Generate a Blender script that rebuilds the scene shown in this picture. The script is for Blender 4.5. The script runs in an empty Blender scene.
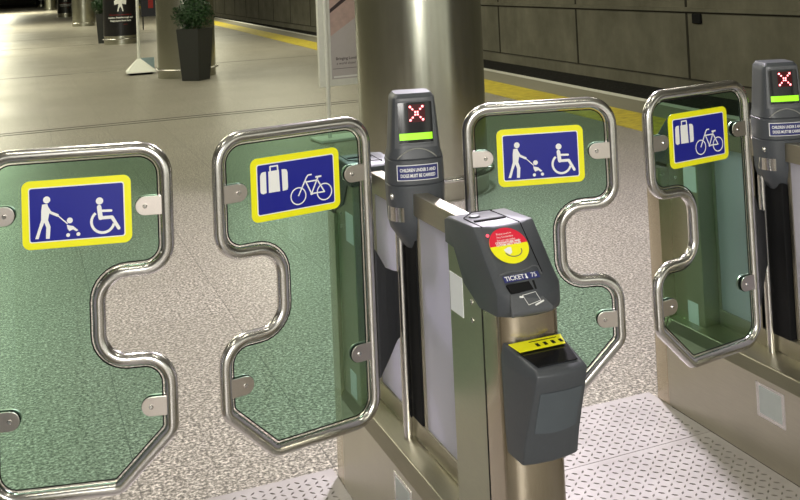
import bpy, bmesh, math, random
from mathutils import Vector, Matrix
random.seed(7)
D = bpy.data
SC = bpy.context.scene
COL = SC.collection
PI = math.pi

# ---------------------------------------------------------------- camera
FPX, YAW, PITCH, ROLL = 1022.37, 0.4065, -0.0458, -0.0456
CXP, CYP, HC = 452.93, -74.17, 1.61
fwd = Vector((math.sin(YAW) * math.cos(PITCH), math.cos(YAW) * math.cos(PITCH), -math.sin(PITCH)))
rt = Vector((math.cos(YAW), -math.sin(YAW), 0.0))
up = rt.cross(fwd)
c_, s_ = math.cos(ROLL), math.sin(ROLL)
R_ = rt * c_ + up * s_
U_ = up * c_ - rt * s_
cam = D.objects.new('camera', D.cameras.new('camera'))
COL.objects.link(cam)
m = Matrix.Identity(4)
for i in range(3):
    m[i][0], m[i][1], m[i][2] = R_[i], U_[i], -fwd[i]
m[0][3], m[1][3], m[2][3] = 0, 0, HC
cam.matrix_world = m
cam.data.sensor_width = 36
cam.data.lens = FPX / 800 * 36
cam.data.shift_x = -(CXP - 400) / 800
cam.data.shift_y = (CYP - 250) / 800
cam.data.clip_start = 0.05
cam.data.clip_end = 400
SC.camera = cam

# ---------------------------------------------------------------- world, lights, exposure
SC.view_settings.view_transform = 'Standard'
SC.view_settings.look = 'None'
SC.view_settings.gamma = 1
SC.view_settings.exposure = 0.43
SC.view_settings.use_curve_mapping = False
SC.cycles.use_denoising = True
SC.cycles.max_bounces = 12
SC.cycles.transparent_max_bounces = 24

w = D.worlds.new('station_air')
SC.world = w
w.use_nodes = True
bg = w.node_tree.nodes['Background']
bg.inputs[0].default_value = (0.90, 0.90, 0.76, 1)
bg.inputs[1].default_value = 0.95


def area(name, loc, target, size, energy, color, size_y=None):
    L = D.lights.new(name, 'AREA')
    L.energy = energy
    L.color = color
    L.size = size
    if size_y:
        L.shape = 'RECTANGLE'
        L.size_y = size_y
    o = D.objects.new(name, L)
    COL.objects.link(o)
    o.location = loc
    d = Vector(target) - Vector(loc)
    o.rotation_euler = d.to_track_quat('-Z', 'Y').to_euler()
    return o


area('platform_floodlight', (2.95, 6.3, 4.15), (2.0, 2.6, 0), 0.35, 225, (0.95, 0.88, 1.0))
area('concourse_fill', (-1.0, -3.0, 2.3), (0.9, 2.8, 0.9), 1.6, 150, (1.0, 0.97, 0.92), 1.6)  # fill light added behind the camera to brighten the upright sign faces
area('passage_fill', (0.3, 4.6, 4.3), (0.3, 4.0, 0), 0.5, 60, (0.98, 0.95, 0.86), 1.2)  # extra area light added to brighten the left passage floor
for k_, (x_, y_, e_) in enumerate([(-1.2, 11, 105), (-1.2, 19, 170), (-1.2, 31, 330), (-1.2, 50, 650), (-1.2, 85, 1500), (5.4, 13, 120), (5.8, 24, 190), (6.6, 42, 370)]):
    area('platform_fill', (x_, y_, 4.7), (x_, y_ + .01, 0), 1.6, e_, (1.0, 0.97, 0.72), 6.0)  # broad fill lights added to lift the far floor, columns and track wall

# ---------------------------------------------------------------- materials
MATS = {}


def nt(name):
    mt = D.materials.new(name)
    mt.use_nodes = True
    MATS[name] = mt
    return mt, mt.node_tree, mt.node_tree.nodes['Principled BSDF']


def N(t, kind, **kw):
    n = t.nodes.new(kind)
    for k, v in kw.items():
        if k.startswith('i_'):
            n.inputs[k[2:].replace('_', ' ')].default_value = v
        else:
            setattr(n, k, v)
    return n


def mth(t, op, a, b=None, c=None):
    n = t.nodes.new('ShaderNodeMath')
    n.operation = op
    for i, v in enumerate((a, b, c)):
        if v is None:
            continue
        if isinstance(v, (int, float)):
            n.inputs[i].default_value = v
        else:
            t.links.new(v, n.inputs[i])
    return n.outputs[0]


def mixc(t, fac, a, b):
    n = t.nodes.new('ShaderNodeMix')
    n.data_type = 'RGBA'
    for sock, v in ((n.inputs[0], fac), (n.inputs[6], a), (n.inputs[7], b)):
        if isinstance(v, (int, float)):
            sock.default_value = v
        elif isinstance(v, tuple):
            sock.default_value = (*v, 1) if len(v) == 3 else v
        else:
            t.links.new(v, sock)
    return n.outputs[2]


def ramp(t, fac, stops):
    r = t.nodes.new('ShaderNodeValToRGB')
    cr = r.color_ramp
    while len(cr.elements) < len(stops):
        cr.elements.new(0.5)
    for e, (p, c) in zip(cr.elements, stops):
        e.position = p
        e.color = (*c, 1)
    t.links.new(fac, r.inputs[0])
    return r.outputs[0]


def noise(t, vec, scale, detail=3, rough=0.55):
    n = N(t, 'ShaderNodeTexNoise')
    n.inputs['Scale'].default_value = scale
    n.inputs['Detail'].default_value = detail
    n.inputs['Roughness'].default_value = rough
    t.links.new(vec, n.inputs['Vector'])
    return n.outputs['Fac']


def coords(t, scale=(1, 1, 1), kind='Object'):
    tc = t.nodes.new('ShaderNodeTexCoord')
    mp = t.nodes.new('ShaderNodeMapping')
    mp.inputs['Scale'].default_value = scale
    t.links.new(tc.outputs[kind], mp.inputs[0])
    return mp.outputs[0]


def bump(t, b, h, strength, dist=0.002):
    n = N(t, 'ShaderNodeBump')
    n.inputs['Strength'].default_value = strength
    n.inputs['Distance'].default_value = dist
    t.links.new(h, n.inputs['Height'])
    t.links.new(n.outputs[0], b.inputs['Normal'])


def plain(name, col, rough=0.5, metal=0.0, emis=None, es=1.0, var=0.06, scale=30, spec=0.5):
    mt, t, b = nt(name)
    f = noise(t, coords(t), scale)
    lo = tuple(max(0, c * (1 - var)) for c in col)
    hi = tuple(min(1, c * (1 + var)) for c in col)
    t.links.new(mixc(t, f, lo, hi), b.inputs['Base Color'])
    b.inputs['Roughness'].default_value = rough
    b.inputs['Metallic'].default_value = metal
    b.inputs['Specular IOR Level'].default_value = spec
    if emis:
        b.inputs['Emission Color'].default_value = (*emis, 1)
        b.inputs['Emission Strength'].default_value = es
    return mt


def steel(name, col, rough, scale=(60, 60, 2), amt=0.12, bumpy=0.02, blotch=0.0):
    mt, t, b = nt(name)
    v = coords(t, scale)
    f = noise(t, v, 6, 4)
    f2 = noise(t, coords(t), 3.0, 3)
    lo = tuple(c * 0.86 for c in col)
    hi = tuple(min(1, c * 1.1) for c in col)
    cc = mixc(t, f, lo, hi)
    if blotch:
        cc = mixc(t, mth(t, 'MULTIPLY', f2, blotch), cc, tuple(c * 0.55 for c in col))
    t.links.new(cc, b.inputs['Base Color'])
    b.inputs['Metallic'].default_value = 1.0
    r = mth(t, 'ADD', mth(t, 'MULTIPLY', f, amt), rough - amt / 2)
    r = mth(t, 'ADD', r, mth(t, 'MULTIPLY', f2, 0.08))
    t.links.new(r, b.inputs['Roughness'])
    if bumpy:
        bump(t, b, f, bumpy)
    return mt


tube_steel = steel('polished_tube_steel', (0.74, 0.72, 0.70), 0.17, scale=(20, 20, 20), amt=0.05, bumpy=0.0)
tab_steel = steel('brushed_tab_steel', (0.66, 0.60, 0.56), 0.32, scale=(60, 60, 60), bumpy=0.0)
box_steel = steel('brushed_cabinet_steel', (0.58, 0.55, 0.46), 0.30, scale=(3, 3, 60), blotch=0.35)
post_steel = steel('pedestal_steel', (0.58, 0.51, 0.40), 0.19, scale=(80, 80, 1.5), blotch=0.25)
ledge_steel = steel('ledge_steel', (0.50, 0.47, 0.36), 0.34, scale=(40, 3, 40), blotch=0.6)
side_steel = steel('pedestal_side_steel', (0.48, 0.48, 0.36), 0.32, scale=(8, 8, 30), blotch=0.3)
rail_steel = steel('rail_steel', (0.50, 0.47, 0.38), 0.38, scale=(40, 3, 40))
column_steel = steel('column_steel', (0.53, 0.53, 0.45), 0.20, scale=(7, 7, 0.25), amt=0.10, bumpy=0.05, blotch=0.45)
plastic = plain('charcoal_plastic', (0.066, 0.072, 0.082), 0.42, var=0.10, scale=160)
plastic_mid = plain('mid_grey_plastic', (0.105, 0.11, 0.12), 0.40, var=0.1, scale=160)
plastic_pad = plain('slate_plastic', (0.085, 0.10, 0.115), 0.5)
black = plain('black_plastic', (0.008, 0.008, 0.009), 0.7, spec=0.2)
black_gloss = plain('black_gloss', (0.010, 0.010, 0.012), 0.14)
arm_black = plain('arm_black', (0.035, 0.036, 0.040), 0.55)
yellow = plain('sign_yellow', (0.98, 0.94, 0.01), 0.35, var=0.02)
blue = plain('sign_blue', (0.014, 0.018, 0.29), 0.30, var=0.04)
white = plain('sign_white', (0.93, 0.93, 0.91), 0.4, var=0.02)
lblwhite = plain('label_white', (0.88, 0.90, 0.93), 0.5, var=0.03)
plate_grey = plain('plate_grey', (0.40, 0.43, 0.42), 0.35)
red = plain('sticker_red', (0.80, 0.015, 0.05), 0.4, var=0.03)
navy = plain('plate_navy', (0.03, 0.035, 0.17), 0.4)
grey_mark = plain('mark_grey', (0.18, 0.17, 0.13), 0.5)
led = plain('led_red', (0.9, 0.1, 0.1), 0.4, emis=(1.0, 0.22, 0.24), es=5.0)
led_glow = plain('led_glow_red', (0.03, 0.002, 0.003), 0.25, emis=(0.6, 0.0, 0.02), es=0.04, spec=0.2)  # dim emissive red, the LED glow put into a surface colour
green_lit = plain('lit_green', (0.2, 0.6, 0.02), 0.4, emis=(0.33, 0.80, 0.0), es=0.75)
planter_grey = plain('planter_grey', (0.030, 0.032, 0.030), 0.55)
white_paint = plain('white_paint', (0.85, 0.86, 0.80), 0.5)
pale_blue = plain('pale_blue_board', (0.30, 0.40, 0.44), 0.5)
lamp_body = plain('lamp_body', (0.3, 0.3, 0.28), 0.6)
lamp_glow = plain('lamp_diffuser', (0.9, 0.9, 0.8), 0.5, emis=(1.0, 0.97, 0.80), es=9.0)
asphalt = plain('edge_paving', (0.20, 0.185, 0.14), 0.75, var=0.25, scale=120)
rail_metal = plain('running_rail', (0.06, 0.05, 0.04), 0.5, 0.6)
poster_black = plain('poster_black', (0.008, 0.008, 0.010), 0.3)
dark_red = plain('poster_red', (0.35, 0.02, 0.02), 0.5)
ceil_m = plain('ceiling_panels', (0.28, 0.28, 0.24), 0.8, var=0.1, scale=2)

# lilac translucent infill
infill, t, b = nt('frosted_lilac_infill')
f = noise(t, coords(t), 2.5, 2)
cc = mixc(t, f, (0.76, 0.745, 0.84), (0.86, 0.85, 0.92))
t.links.new(cc, b.inputs['Base Color'])
b.inputs['Roughness'].default_value = 0.35
tr = t.nodes.new('ShaderNodeBsdfTranslucent')
t.links.new(cc, tr.inputs[0])
mx = t.nodes.new('ShaderNodeMixShader')
mx.inputs[0].default_value = 0.55
t.links.new(b.outputs[0], mx.inputs[1])
t.links.new(tr.outputs[0], mx.inputs[2])
t.links.new(mx.outputs[0], t.nodes['Material Output'].inputs[0])

# green glass: clear tinted sheet, mirror film by Fresnel
glass, t, b = nt('green_safety_glass')
t.nodes.remove(b)
tp = t.nodes.new('ShaderNodeBsdfTransparent')
sm = noise(t, coords(t), 5, 4)
tint = mixc(t, sm, (0.61, 0.775, 0.685), (0.67, 0.82, 0.74))
t.links.new(tint, tp.inputs[0])
gl = t.nodes.new('ShaderNodeBsdfGlossy')
gl.inputs['Roughness'].default_value = 0.03
fr = t.nodes.new('ShaderNodeFresnel')
ge = t.nodes.new('ShaderNodeNewGeometry')
t.links.new(mth(t, 'SUBTRACT', 1.45, mth(t, 'MULTIPLY', ge.outputs['Backfacing'], 1.45 - 1 / 1.45)), fr.inputs[0])
mx = t.nodes.new('ShaderNodeMixShader')
t.links.new(fr.outputs[0], mx.inputs[0])
t.links.new(tp.outputs[0], mx.inputs[1])
t.links.new(gl.outputs[0], mx.inputs[2])
t.links.new(mx.outputs[0], t.nodes['Material Output'].inputs[0])

# speckled terrazzo tiles
terrazzo, t, b = nt('speckled_terrazzo_tiles')
v = coords(t)
n1 = noise(t, v, 82, 3, 0.75)
n2 = noise(t, v, 0.55, 3)
n3 = noise(t, v, 30, 2, 0.6)
c1 = ramp(t, n1, [(0.40, (0.055, 0.050, 0.042)), (0.5, (0.29, 0.27, 0.23)), (0.60, (0.76, 0.72, 0.64))])
c2 = ramp(t, n3, [(0.35, (0.72, 0.70, 0.68)), (0.65, (1.16, 1.14, 1.12))])
mm = N(t, 'ShaderNodeMix', data_type='RGBA', blend_type='MULTIPLY')
mm.inputs[0].default_value = 1.0
t.links.new(c1, mm.inputs[6])
t.links.new(c2, mm.inputs[7])
sx = t.nodes.new('ShaderNodeSeparateXYZ')
t.links.new(v, sx.inputs[0])


def line(t, s, off, pitch, wid):
    a = mth(t, 'DIVIDE', mth(t, 'SUBTRACT', s, off), pitch)
    fr_ = mth(t, 'FRACT', mth(t, 'ADD', a, 0.5))
    d = mth(t, 'MULTIPLY', mth(t, 'ABSOLUTE', mth(t, 'SUBTRACT', fr_, 0.5)), pitch)
    return mth(t, 'LESS_THAN', d, wid)


lx = line(t, sx.outputs[0], 0.33, 0.6, 0.0022)
ly = line(t, sx.outputs[1], 4.56, 0.6, 0.0018)
tile_id = N(t, 'ShaderNodeTexWhiteNoise', noise_dimensions='2D')
cmb = t.nodes.new('ShaderNodeCombineXYZ')
t.links.new(mth(t, 'FLOOR', mth(t, 'DIVIDE', mth(t, 'SUBTRACT', sx.outputs[0], 0.33), 0.6)), cmb.inputs[0])
t.links.new(mth(t, 'FLOOR', mth(t, 'DIVIDE', mth(t, 'SUBTRACT', sx.outputs[1], 4.56), 0.6)), cmb.inputs[1])
t.links.new(cmb.outputs[0], tile_id.inputs[0])
tone = mixc(t, mth(t, 'MULTIPLY', tile_id.outputs[0], 0.22), mm.outputs[2], (0.20, 0.18, 0.14))
tone = mixc(t, mth(t, 'MULTIPLY', n2, 0.22), tone, (0.16, 0.15, 0.11))
jm = mth(t, 'MAXIMUM', lx, ly)
tone = mixc(t, mth(t, 'MULTIPLY', jm, 0.62), tone, (0.05, 0.045, 0.04))
t.links.new(tone, b.inputs['Base Color'])
t.links.new(mth(t, 'ADD', mth(t, 'MULTIPLY', n2, 0.25), 0.26), b.inputs['Roughness'])
b.inputs['Specular IOR Level'].default_value = 0.42

# tread plate metal
tread, t, b = nt('tread_plate_metal')
v = coords(t)
n1 = noise(t, v, 5, 5)
n2 = noise(t, v, 140, 2)
cc = ramp(t, n1, [(0.3, (0.33, 0.305, 0.29)), (0.7, (0.46, 0.43, 0.42))])
cc = mixc(t, mth(t, 'MULTIPLY', n2, 0.3), cc, (0.24, 0.22, 0.19))
t.links.new(cc, b.inputs['Base Color'])
b.inputs['Metallic'].default_value = 0.25
b.inputs['Roughness'].default_value = 0.48
tread_worn, t, b = nt('tread_lozenge_metal')
cc = mixc(t, noise(t, coords(t), 40, 2), (0.10, 0.09, 0.08), (0.26, 0.24, 0.21))
t.links.new(cc, b.inputs['Base Color'])
b.inputs['Metallic'].default_value = 0.5
b.inputs['Roughness'].default_value = 0.4

# yellow tactile strip with raised blisters
tactile, t, b = nt('yellow_tactile_paving')
v = coords(t)
sx = t.nodes.new('ShaderNodeSeparateXYZ')
t.links.new(v, sx.inputs[0])


def cell(s, p):
    fr_ = mth(t, 'FRACT', mth(t, 'DIVIDE', s, p))
    return mth(t, 'MULTIPLY', mth(t, 'SUBTRACT', fr_, 0.5), 2)


cx_, cy_ = cell(sx.outputs[0], 0.066), cell(sx.outputs[1], 0.066)
rr = mth(t, 'SQRT', mth(t, 'ADD', mth(t, 'MULTIPLY', cx_, cx_), mth(t, 'MULTIPLY', cy_, cy_)))
dome = mth(t, 'SUBTRACT', 1.0, mth(t, 'MINIMUM', mth(t, 'MULTIPLY', rr, 1.5), 1.0))
yn = noise(t, v, 9, 4)
cc = ramp(t, yn, [(0.3, (0.34, 0.26, 0.02)), (0.7, (0.60, 0.48, 0.03))])
cc = mixc(t, mth(t, 'MULTIPLY', dome, 0.5), cc, (0.72, 0.60, 0.06))
t.links.new(cc, b.inputs['Base Color'])
b.inputs['Roughness'].default_value = 0.6
bump(t, b, dome, 0.9, 0.006)

# stained concrete
conc, t, b = nt('stained_concrete')
v = coords(t)
n1 = noise(t, v, 0.8, 6, 0.65)
n2 = noise(t, coords(t, (3, 3, 0.5)), 1.6, 5)
cc = ramp(t, n1, [(0.3, (0.155, 0.145, 0.105)), (0.7, (0.30, 0.285, 0.22))])
cc = mixc(t, mth(t, 'MULTIPLY', n2, 0.55), cc, (0.12, 0.11, 0.08))
t.links.new(cc, b.inputs['Base Color'])
b.inputs['Roughness'].default_value = 0.85
bump(t, b, n1, 0.3, 0.02)
ballast, t, b = nt('dark_ballast')
v = coords(t)
vo = N(t, 'ShaderNodeTexVoronoi')
vo.inputs['Scale'].default_value = 14
t.links.new(v, vo.inputs['Vector'])
cc = mixc(t, vo.outputs['Distance'], (0.016, 0.014, 0.011), (0.003, 0.003, 0.003))
t.links.new(cc, b.inputs['Base Color'])
b.inputs['Roughness'].default_value = 0.95
bump(t, b, vo.outputs['Distance'], 1.0, 0.06)

leaf_m, t, b = nt('dark_leaf')
cc = mixc(t, noise(t, coords(t), 14, 3), (0.004, 0.022, 0.005), (0.025, 0.085, 0.018))
t.links.new(cc, b.inputs['Base Color'])
b.inputs['Roughness'].default_value = 0.5

poster_m, t, b = nt('poster_print')
v = coords(t)
sx = t.nodes.new('ShaderNodeSeparateXYZ')
t.links.new(v, sx.inputs[0])
dg = mth(t, 'ADD', sx.outputs[2], mth(t, 'MULTIPLY', sx.outputs[0], -0.75))
n1 = noise(t, v, 22, 4)
dn = mth(t, 'ADD', dg, mth(t, 'MULTIPLY', n1, 0.03))
cc = ramp(t, mth(t, 'ADD', mth(t, 'MULTIPLY', dn, 0.9), 0.0), [
    (0.0, (0.36, 0.31, 0.30)), (0.05, (0.36, 0.31, 0.30))])
t.links.new(cc, b.inputs['Base Color'])
b.inputs['Roughness'].default_value = 0.4
poster_pink = plain('poster_pink', (0.58, 0.42, 0.38), 0.4, var=0.25, scale=18)
poster_dark = plain('poster_dark', (0.05, 0.03, 0.035), 0.4)
poster_grey = plain('poster_grey', (0.58, 0.54, 0.54), 0.4, var=0.05)

# ---------------------------------------------------------------- mesh helpers


def obj(name, bm, mat, parent=None, smooth=False, bevel=0, segs=2, ang=40):
    bmesh.ops.recalc_face_normals(bm, faces=bm.faces)
    me = D.meshes.new(name)
    bm.to_mesh(me)
    bm.free()
    mats = mat if isinstance(mat, (list, tuple)) else [mat]
    for mt in mats:
        me.materials.append(mt)
    if smooth:
        for p in me.polygons:
            p.use_smooth = True
    o = D.objects.new(name, me)
    COL.objects.link(o)
    if parent:
        o.parent = parent
    if bevel:
        md = o.modifiers.new('bevel', 'BEVEL')
        md.width = bevel
        md.segments = segs
        md.limit_method = 'ANGLE'
        md.angle_limit = math.radians(30)
        md.harden_normals = False
    if smooth and ang < 180:
        es = o.modifiers.new('split', 'EDGE_SPLIT')
        es.split_angle = math.radians(ang)
    return o


def thing(name, label, cat, loc=(0, 0, 0), rz=0.0, group=None):
    o = D.objects.new(name, None)
    COL.objects.link(o)
    o.empty_display_size = 0.1
    o.location = loc
    o.rotation_euler = (0, 0, rz)
    o['label'] = label
    o['category'] = cat
    if group:
        o['group'] = group
    return o


def tag(o, label, cat, group=None):
    o['label'] = label
    o['category'] = cat
    if group:
        o['group'] = group
    return o


def structure(o):
    o['kind'] = 'structure'
    return o


def box(bm, x0, x1, y0, y1, z0, z1, mi=0):
    vs = [bm.verts.new((x, y, z)) for z in (z0, z1) for y in (y0, y1) for x in (x0, x1)]
    for f_ in ((0, 1, 3, 2), (4, 6, 7, 5), (0, 4, 5, 1), (2, 3, 7, 6), (0, 2, 6, 4), (1, 5, 7, 3)):
        fc = bm.faces.new([vs[i] for i in f_])
        fc.material_index = mi
    return vs


def boxb(*a):
    bm = bmesh.new()
    box(bm, *a)
    return bm


def prism(bm, pts, axis, a, b_, mi=0):
    """extrude a 2D outline; axis 'y': pts are (x,z) from y=a to y=b_; 'x': pts (y,z); 'z': pts (x,y)"""
    def P(p, q):
        return {'y': (p[0], q, p[1]), 'x': (q, p[0], p[1]), 'z': (p[0], p[1], q)}[axis]
    v0 = [bm.verts.new(P(p, a)) for p in pts]
    v1 = [bm.verts.new(P(p, b_)) for p in pts]
    fs = [bm.faces.new(v0), bm.faces.new(v1[::-1])]
    n = len(pts)
    for i in range(n):
        fs.append(bm.faces.new((v0[i], v1[i], v1[(i + 1) % n], v0[(i + 1) % n])))
    for f_ in fs:
        f_.material_index = mi
    return fs


def fillet(pts, radii, n=7, closed=True):
    out = []
    k = len(pts)
    for i in range(k):
        p = Vector(pts[i])
        r = radii[i] if isinstance(radii, (list, tuple)) else radii
        if (not closed and i in (0, k - 1)) or r <= 0:
            out.append(p)
            continue
        a, b_ = Vector(pts[i - 1]) - p, Vector(pts[(i + 1) % k]) - p
        la, lb = a.length, b_.length
        a.normalize()
        b_.normalize()
        th = a.angle(b_) / 2
        tl = min(r / math.tan(th), la * 0.5 if la * 0.5 < r / math.tan(th) else 1e9, lb * 0.5 if lb * 0.5 < r / math.tan(th) else 1e9)
        r_ = tl * math.tan(th)
        bis = (a + b_).normalized()
        c = p + bis * (r_ / math.sin(th))
        s, e = p + a * tl - c, p + b_ * tl - c
        om = s.angle(e)
        for j in range(n + 1):
            q = j / n
            out.append(c + (s * math.sin((1 - q) * om) + e * math.sin(q * om)) / math.sin(om))
    return out


def sweep(bm, path, r, closed=False, seg=14, cap=True, mi=0):
    path = [Vector(p) for p in path]
    n = len(path)
    rings = []
    prev = None
    for i, p in enumerate(path):
        if closed:
            tg = (path[(i + 1) % n] - path[i - 1]).normalized()
        else:
            tg = (path[min(i + 1, n - 1)] - path[max(i - 1, 0)]).normalized()
        if prev is None:
            ref = Vector((0, 1, 0)) if abs(tg.y) < 0.9 else Vector((1, 0, 0))
            nv = (ref - tg * ref.dot(tg)).normalized()
        else:
            nv = (prev - tg * prev.dot(tg)).normalized()
        prev = nv
        bv = tg.cross(nv)
        rr_ = r[i] if isinstance(r, (list, tuple)) else r
        rings.append([bm.verts.new(p + (nv * math.cos(2 * PI * k / seg) + bv * math.sin(2 * PI * k / seg)) * rr_) for k in range(seg)])
    m_ = n if closed else n - 1
    for i in range(m_):
        A, B = rings[i], rings[(i + 1) % n]
        for k in range(seg):
            f_ = bm.faces.new((A[k], A[(k + 1) % seg], B[(k + 1) % seg], B[k]))
            f_.material_index = mi
    if not closed and cap:
        bm.faces.new(rings[0][::-1]).material_index = mi
        bm.faces.new(rings[-1]).material_index = mi


def loft(bm, rings, cap=True):
    R = [[bm.verts.new(p) for p in r] for r in rings]
    n = len(R[0])
    for A, B in zip(R, R[1:]):
        for k in range(n):
            bm.faces.new((A[k], A[(k + 1) % n], B[(k + 1) % n], B[k]))
    if cap:
        bm.faces.new(R[0][::-1])
        bm.faces.new(R[-1])
    return R


def lathe(bm, prof, cx=0, cy=0, seg=48, cap=True):
    loft(bm, [[(cx + r * math.cos(2 * PI * k / seg), cy + r * math.sin(2 * PI * k / seg), z) for k in range(seg)] for r, z in prof], cap)


def disc(c, r, n=20):
    return [(c[0] + r * math.cos(2 * PI * k / n), c[1] + r * math.sin(2 * PI * k / n)) for k in range(n)]


def stroke(pts, wd, closed=False):
    """outline quads of a thick polyline in 2D; returns list of polygons"""
    out = []
    P = [Vector(p) for p in pts]
    if closed:
        P.append(P[0])
    for a, b_ in zip(P, P[1:]):
        d = (b_ - a)
        if d.length < 1e-9:
            continue
        d.normalize()
        nrm = Vector((-d.y, d.x)) * wd / 2
        out.append([a + nrm, a - nrm, b_ - nrm, b_ + nrm])
    for p in P[1:-1] if not closed else P[:-1]:
        out.append(disc(p, wd / 2, 10))
    return out


def text_verts(s, size, spacing=1.0, bold=0.0):
    cu = D.curves.new('t', 'FONT')
    cu.body = s
    cu.size = size
    cu.align_x = 'CENTER'
    cu.align_y = 'CENTER'
    cu.space_character = spacing
    cu.offset = bold
    cu.resolution_u = 3
    o = D.objects.new('t', cu)
    COL.objects.link(o)
    dg = bpy.context.evaluated_depsgraph_get()
    me = D.meshes.new_from_object(o.evaluated_get(dg))
    vs = [tuple(v_.co) for v_ in me.vertices]
    fs = [tuple(p.vertices) for p in me.polygons]
    D.objects.remove(o)
    D.curves.remove(cu)
    D.meshes.remove(me)
    return vs, fs


def add_text(bm, s, size, fn, spacing=1.0, sx=1.0, bold=0.0, mi=0):
    """fn maps (x,y) in text plane to a 3D point"""
    vs, fs = text_verts(s, size, spacing, bold)
    V = [bm.verts.new(fn(v_[0] * sx, v_[1])) for v_ in vs]
    for f_ in fs:
        try:
            bm.faces.new([V[i] for i in f_]).material_index = mi
        except ValueError:
            pass


# ---------------------------------------------------------------- setting
bm = bmesh.new()
vs = [bm.verts.new(p) for p in ((-9, -6, 0), (6.0, -6, 0), (6.72, 8, 0), (7.85, 30, 0), (9.3, 62, 0), (12.2, 150, 0), (-9, 150, 0),
                                (-9, -6, -.2), (6.0, -6, -.2), (6.72, 8, -.2), (7.85, 30, -.2), (9.3, 62, -.2), (12.2, 150, -.2), (-9, 150, -.2))]
bm.faces.new(vs[:7])
bm.faces.new(vs[7:][::-1])
for i in range(7):
    bm.faces.new((vs[i], vs[(i + 1) % 7], vs[7 + (i + 1) % 7], vs[7 + i]))
structure(obj('floor', bm, terrazzo))


def strip(name, segs, z0, z1, mat):
    """segs: list of (y, x0, x1)"""
    bm = bmesh.new()
    loft(bm, [[(x0, y, z0), (x1, y, z0), (x1, y, z1), (x0, y, z1)] for y, x0, x1 in segs])
    return structure(obj(name, bm, mat))


def ex(y):      # outer platform edge
    P = [(-6, 6.0), (8, 6.72), (30, 7.85), (62, 9.3), (150, 12.2)]
    for (a, xa), (b_, xb) in zip(P, P[1:]):
        if y <= b_:
            return xa + (xb - xa) * (y - a) / (b_ - a)


ys = [-6, 8, 30, 62, 150]
strip('trim_1', [(y, ex(y) - 0.10, ex(y) + 0.03) for y in ys], 0.0, 0.006, plain('edge_white', (0.56, 0.55, 0.50), 0.6, var=0.15, scale=20))
strip('trim_2', [(y, ex(y) - 0.62, ex(y) - 0.10) for y in ys], 0.0, 0.003, asphalt)
strip('trim_3', [(y, ex(y) - 1.22, ex(y) - 0.62) for y in ys], 0.0, 0.005, tactile)
strip('platform_face', [(y, ex(y) - 0.25, ex(y) - 0.02) for y in ys], -0.95, -0.2, conc)
# dark expansion joints across the platform
jm_ = plain('joint_filler', (0.06, 0.055, 0.045), 0.7)
bm = bmesh.new()
for y in (12.74, 12.92, 21.1, 31.8, 37.4):
    box(bm, -9, ex(y) - 1.24, y - 0.022, y + 0.022, 0, 0.002)
structure(obj('trim_4', bm, jm_))

bm = bmesh.new()
vs = [bm.verts.new(p) for p in ((5.6, -6, -.95), (16, -6, -.95), (20, 160, -.95), (12.0, 160, -.95), (5.6, -6, -1.1), (16, -6, -1.1), (20, 160, -1.1), (12.0, 160, -1.1))]
for f_ in ((0, 1, 2, 3), (7, 6, 5, 4), (0, 4, 5, 1), (1, 5, 6, 2), (2, 6, 7, 3), (3, 7, 4, 0)):
    bm.faces.new([vs[i] for i in f_])
structure(obj('trackbed', bm, ballast))


def wx(y):
    return 11.62 + 0.036 * y


bm = bmesh.new()
Y0, Y1 = -6, 150


def wstrip(bm, z0, z1, out):
    loft(bm, [[(wx(y) - out, y, z0), (wx(y) + 0.3, y, z0), (wx(y) + 0.3, y, z1), (wx(y) - out, y, z1)] for y in (Y0, Y1)])


wstrip(bm, -1.0, 5.2, 0.0)
wall_r = structure(obj('wall_right', bm, conc))
bm = bmesh.new()
wstrip(bm, -0.95, -0.72, 0.10)     # base plinth
wstrip(bm, 0.635, 0.70, 0.07)      # string course
structure(obj('trim_5', bm, conc))
bm = bmesh.new()
wstrip(bm, -0.715, -0.69, 0.015)
wstrip(bm, 0.60, 0.632, 0.02)
for k in range(-4, 28):
    y = 16.9 + 4.65 * k
    box(bm, wx(y) - 0.012, wx(y) + 0.02, y - 0.03, y + 0.03, -0.7, 0.6)
    box(bm, wx(y) - 0.012, wx(y) + 0.02, y - 0.03, y + 0.03, 0.72, 5.1)
structure(obj('trim_6', bm, plain('wall_joint', (0.035, 0.032, 0.024), 0.9)))
o = tag(obj('wall_hole', boxb(wx(16.5) - 0.05, wx(16.5) - 0.001, 16.38, 16.66, 0.40, 0.60), black, bevel=0.02),
        'small dark square hole in concrete wall beyond the track, set as a black box', 'hole')  # solid black box standing in for the dark hole

bm = bmesh.new()
for x0, x1 in ((-9.3, -7.6), (-5.6, -4.9), (-2.9, -2.2), (-0.2, 0.5), (2.5, 3.2), (5.2, 6.0), (8.0, 9.0), (11.0, 18)):
    box(bm, x0, x1, -6.3, -6, -.2, 4.9)
box(bm, -9.3, 18, -6.3, -6, 3.6, 4.9)
structure(obj('unseen_piers', bm, D.materials['ceiling_panels']))  # unseen pierced wall added so light through its gaps streaks the steel
structure(obj('wall_left', boxb(-9.3, -9, -6, 150, -.2, 5.2), plain('left_wall', (0.30, 0.29, 0.24), 0.7)))
structure(obj('wall_back', boxb(-9.3, 18, 150, 150.3, -1, 5.2), ceil_m))
structure(obj('ceiling', boxb(-9.3, 18, -6, 150, 4.9, 5.2), ceil_m))

# running rails
rails_y = (Y0, Y1)
for k, off in enumerate((1.0, 2.44)):
    bm = bmesh.new()
    loft(bm, [[(ex(y) + off - .035, y, -.93), (ex(y) + off + .035, y, -.93), (ex(y) + off + .035, y, -.80), (ex(y) + off - .035, y, -.80)] for y in ys])
    tag(obj('running_rail', bm, rail_metal), ('steel running rail in the dark trackbed, nearer the platform', 'steel running rail in the dark trackbed, nearer the concrete wall')[k],
        'rail')

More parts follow.
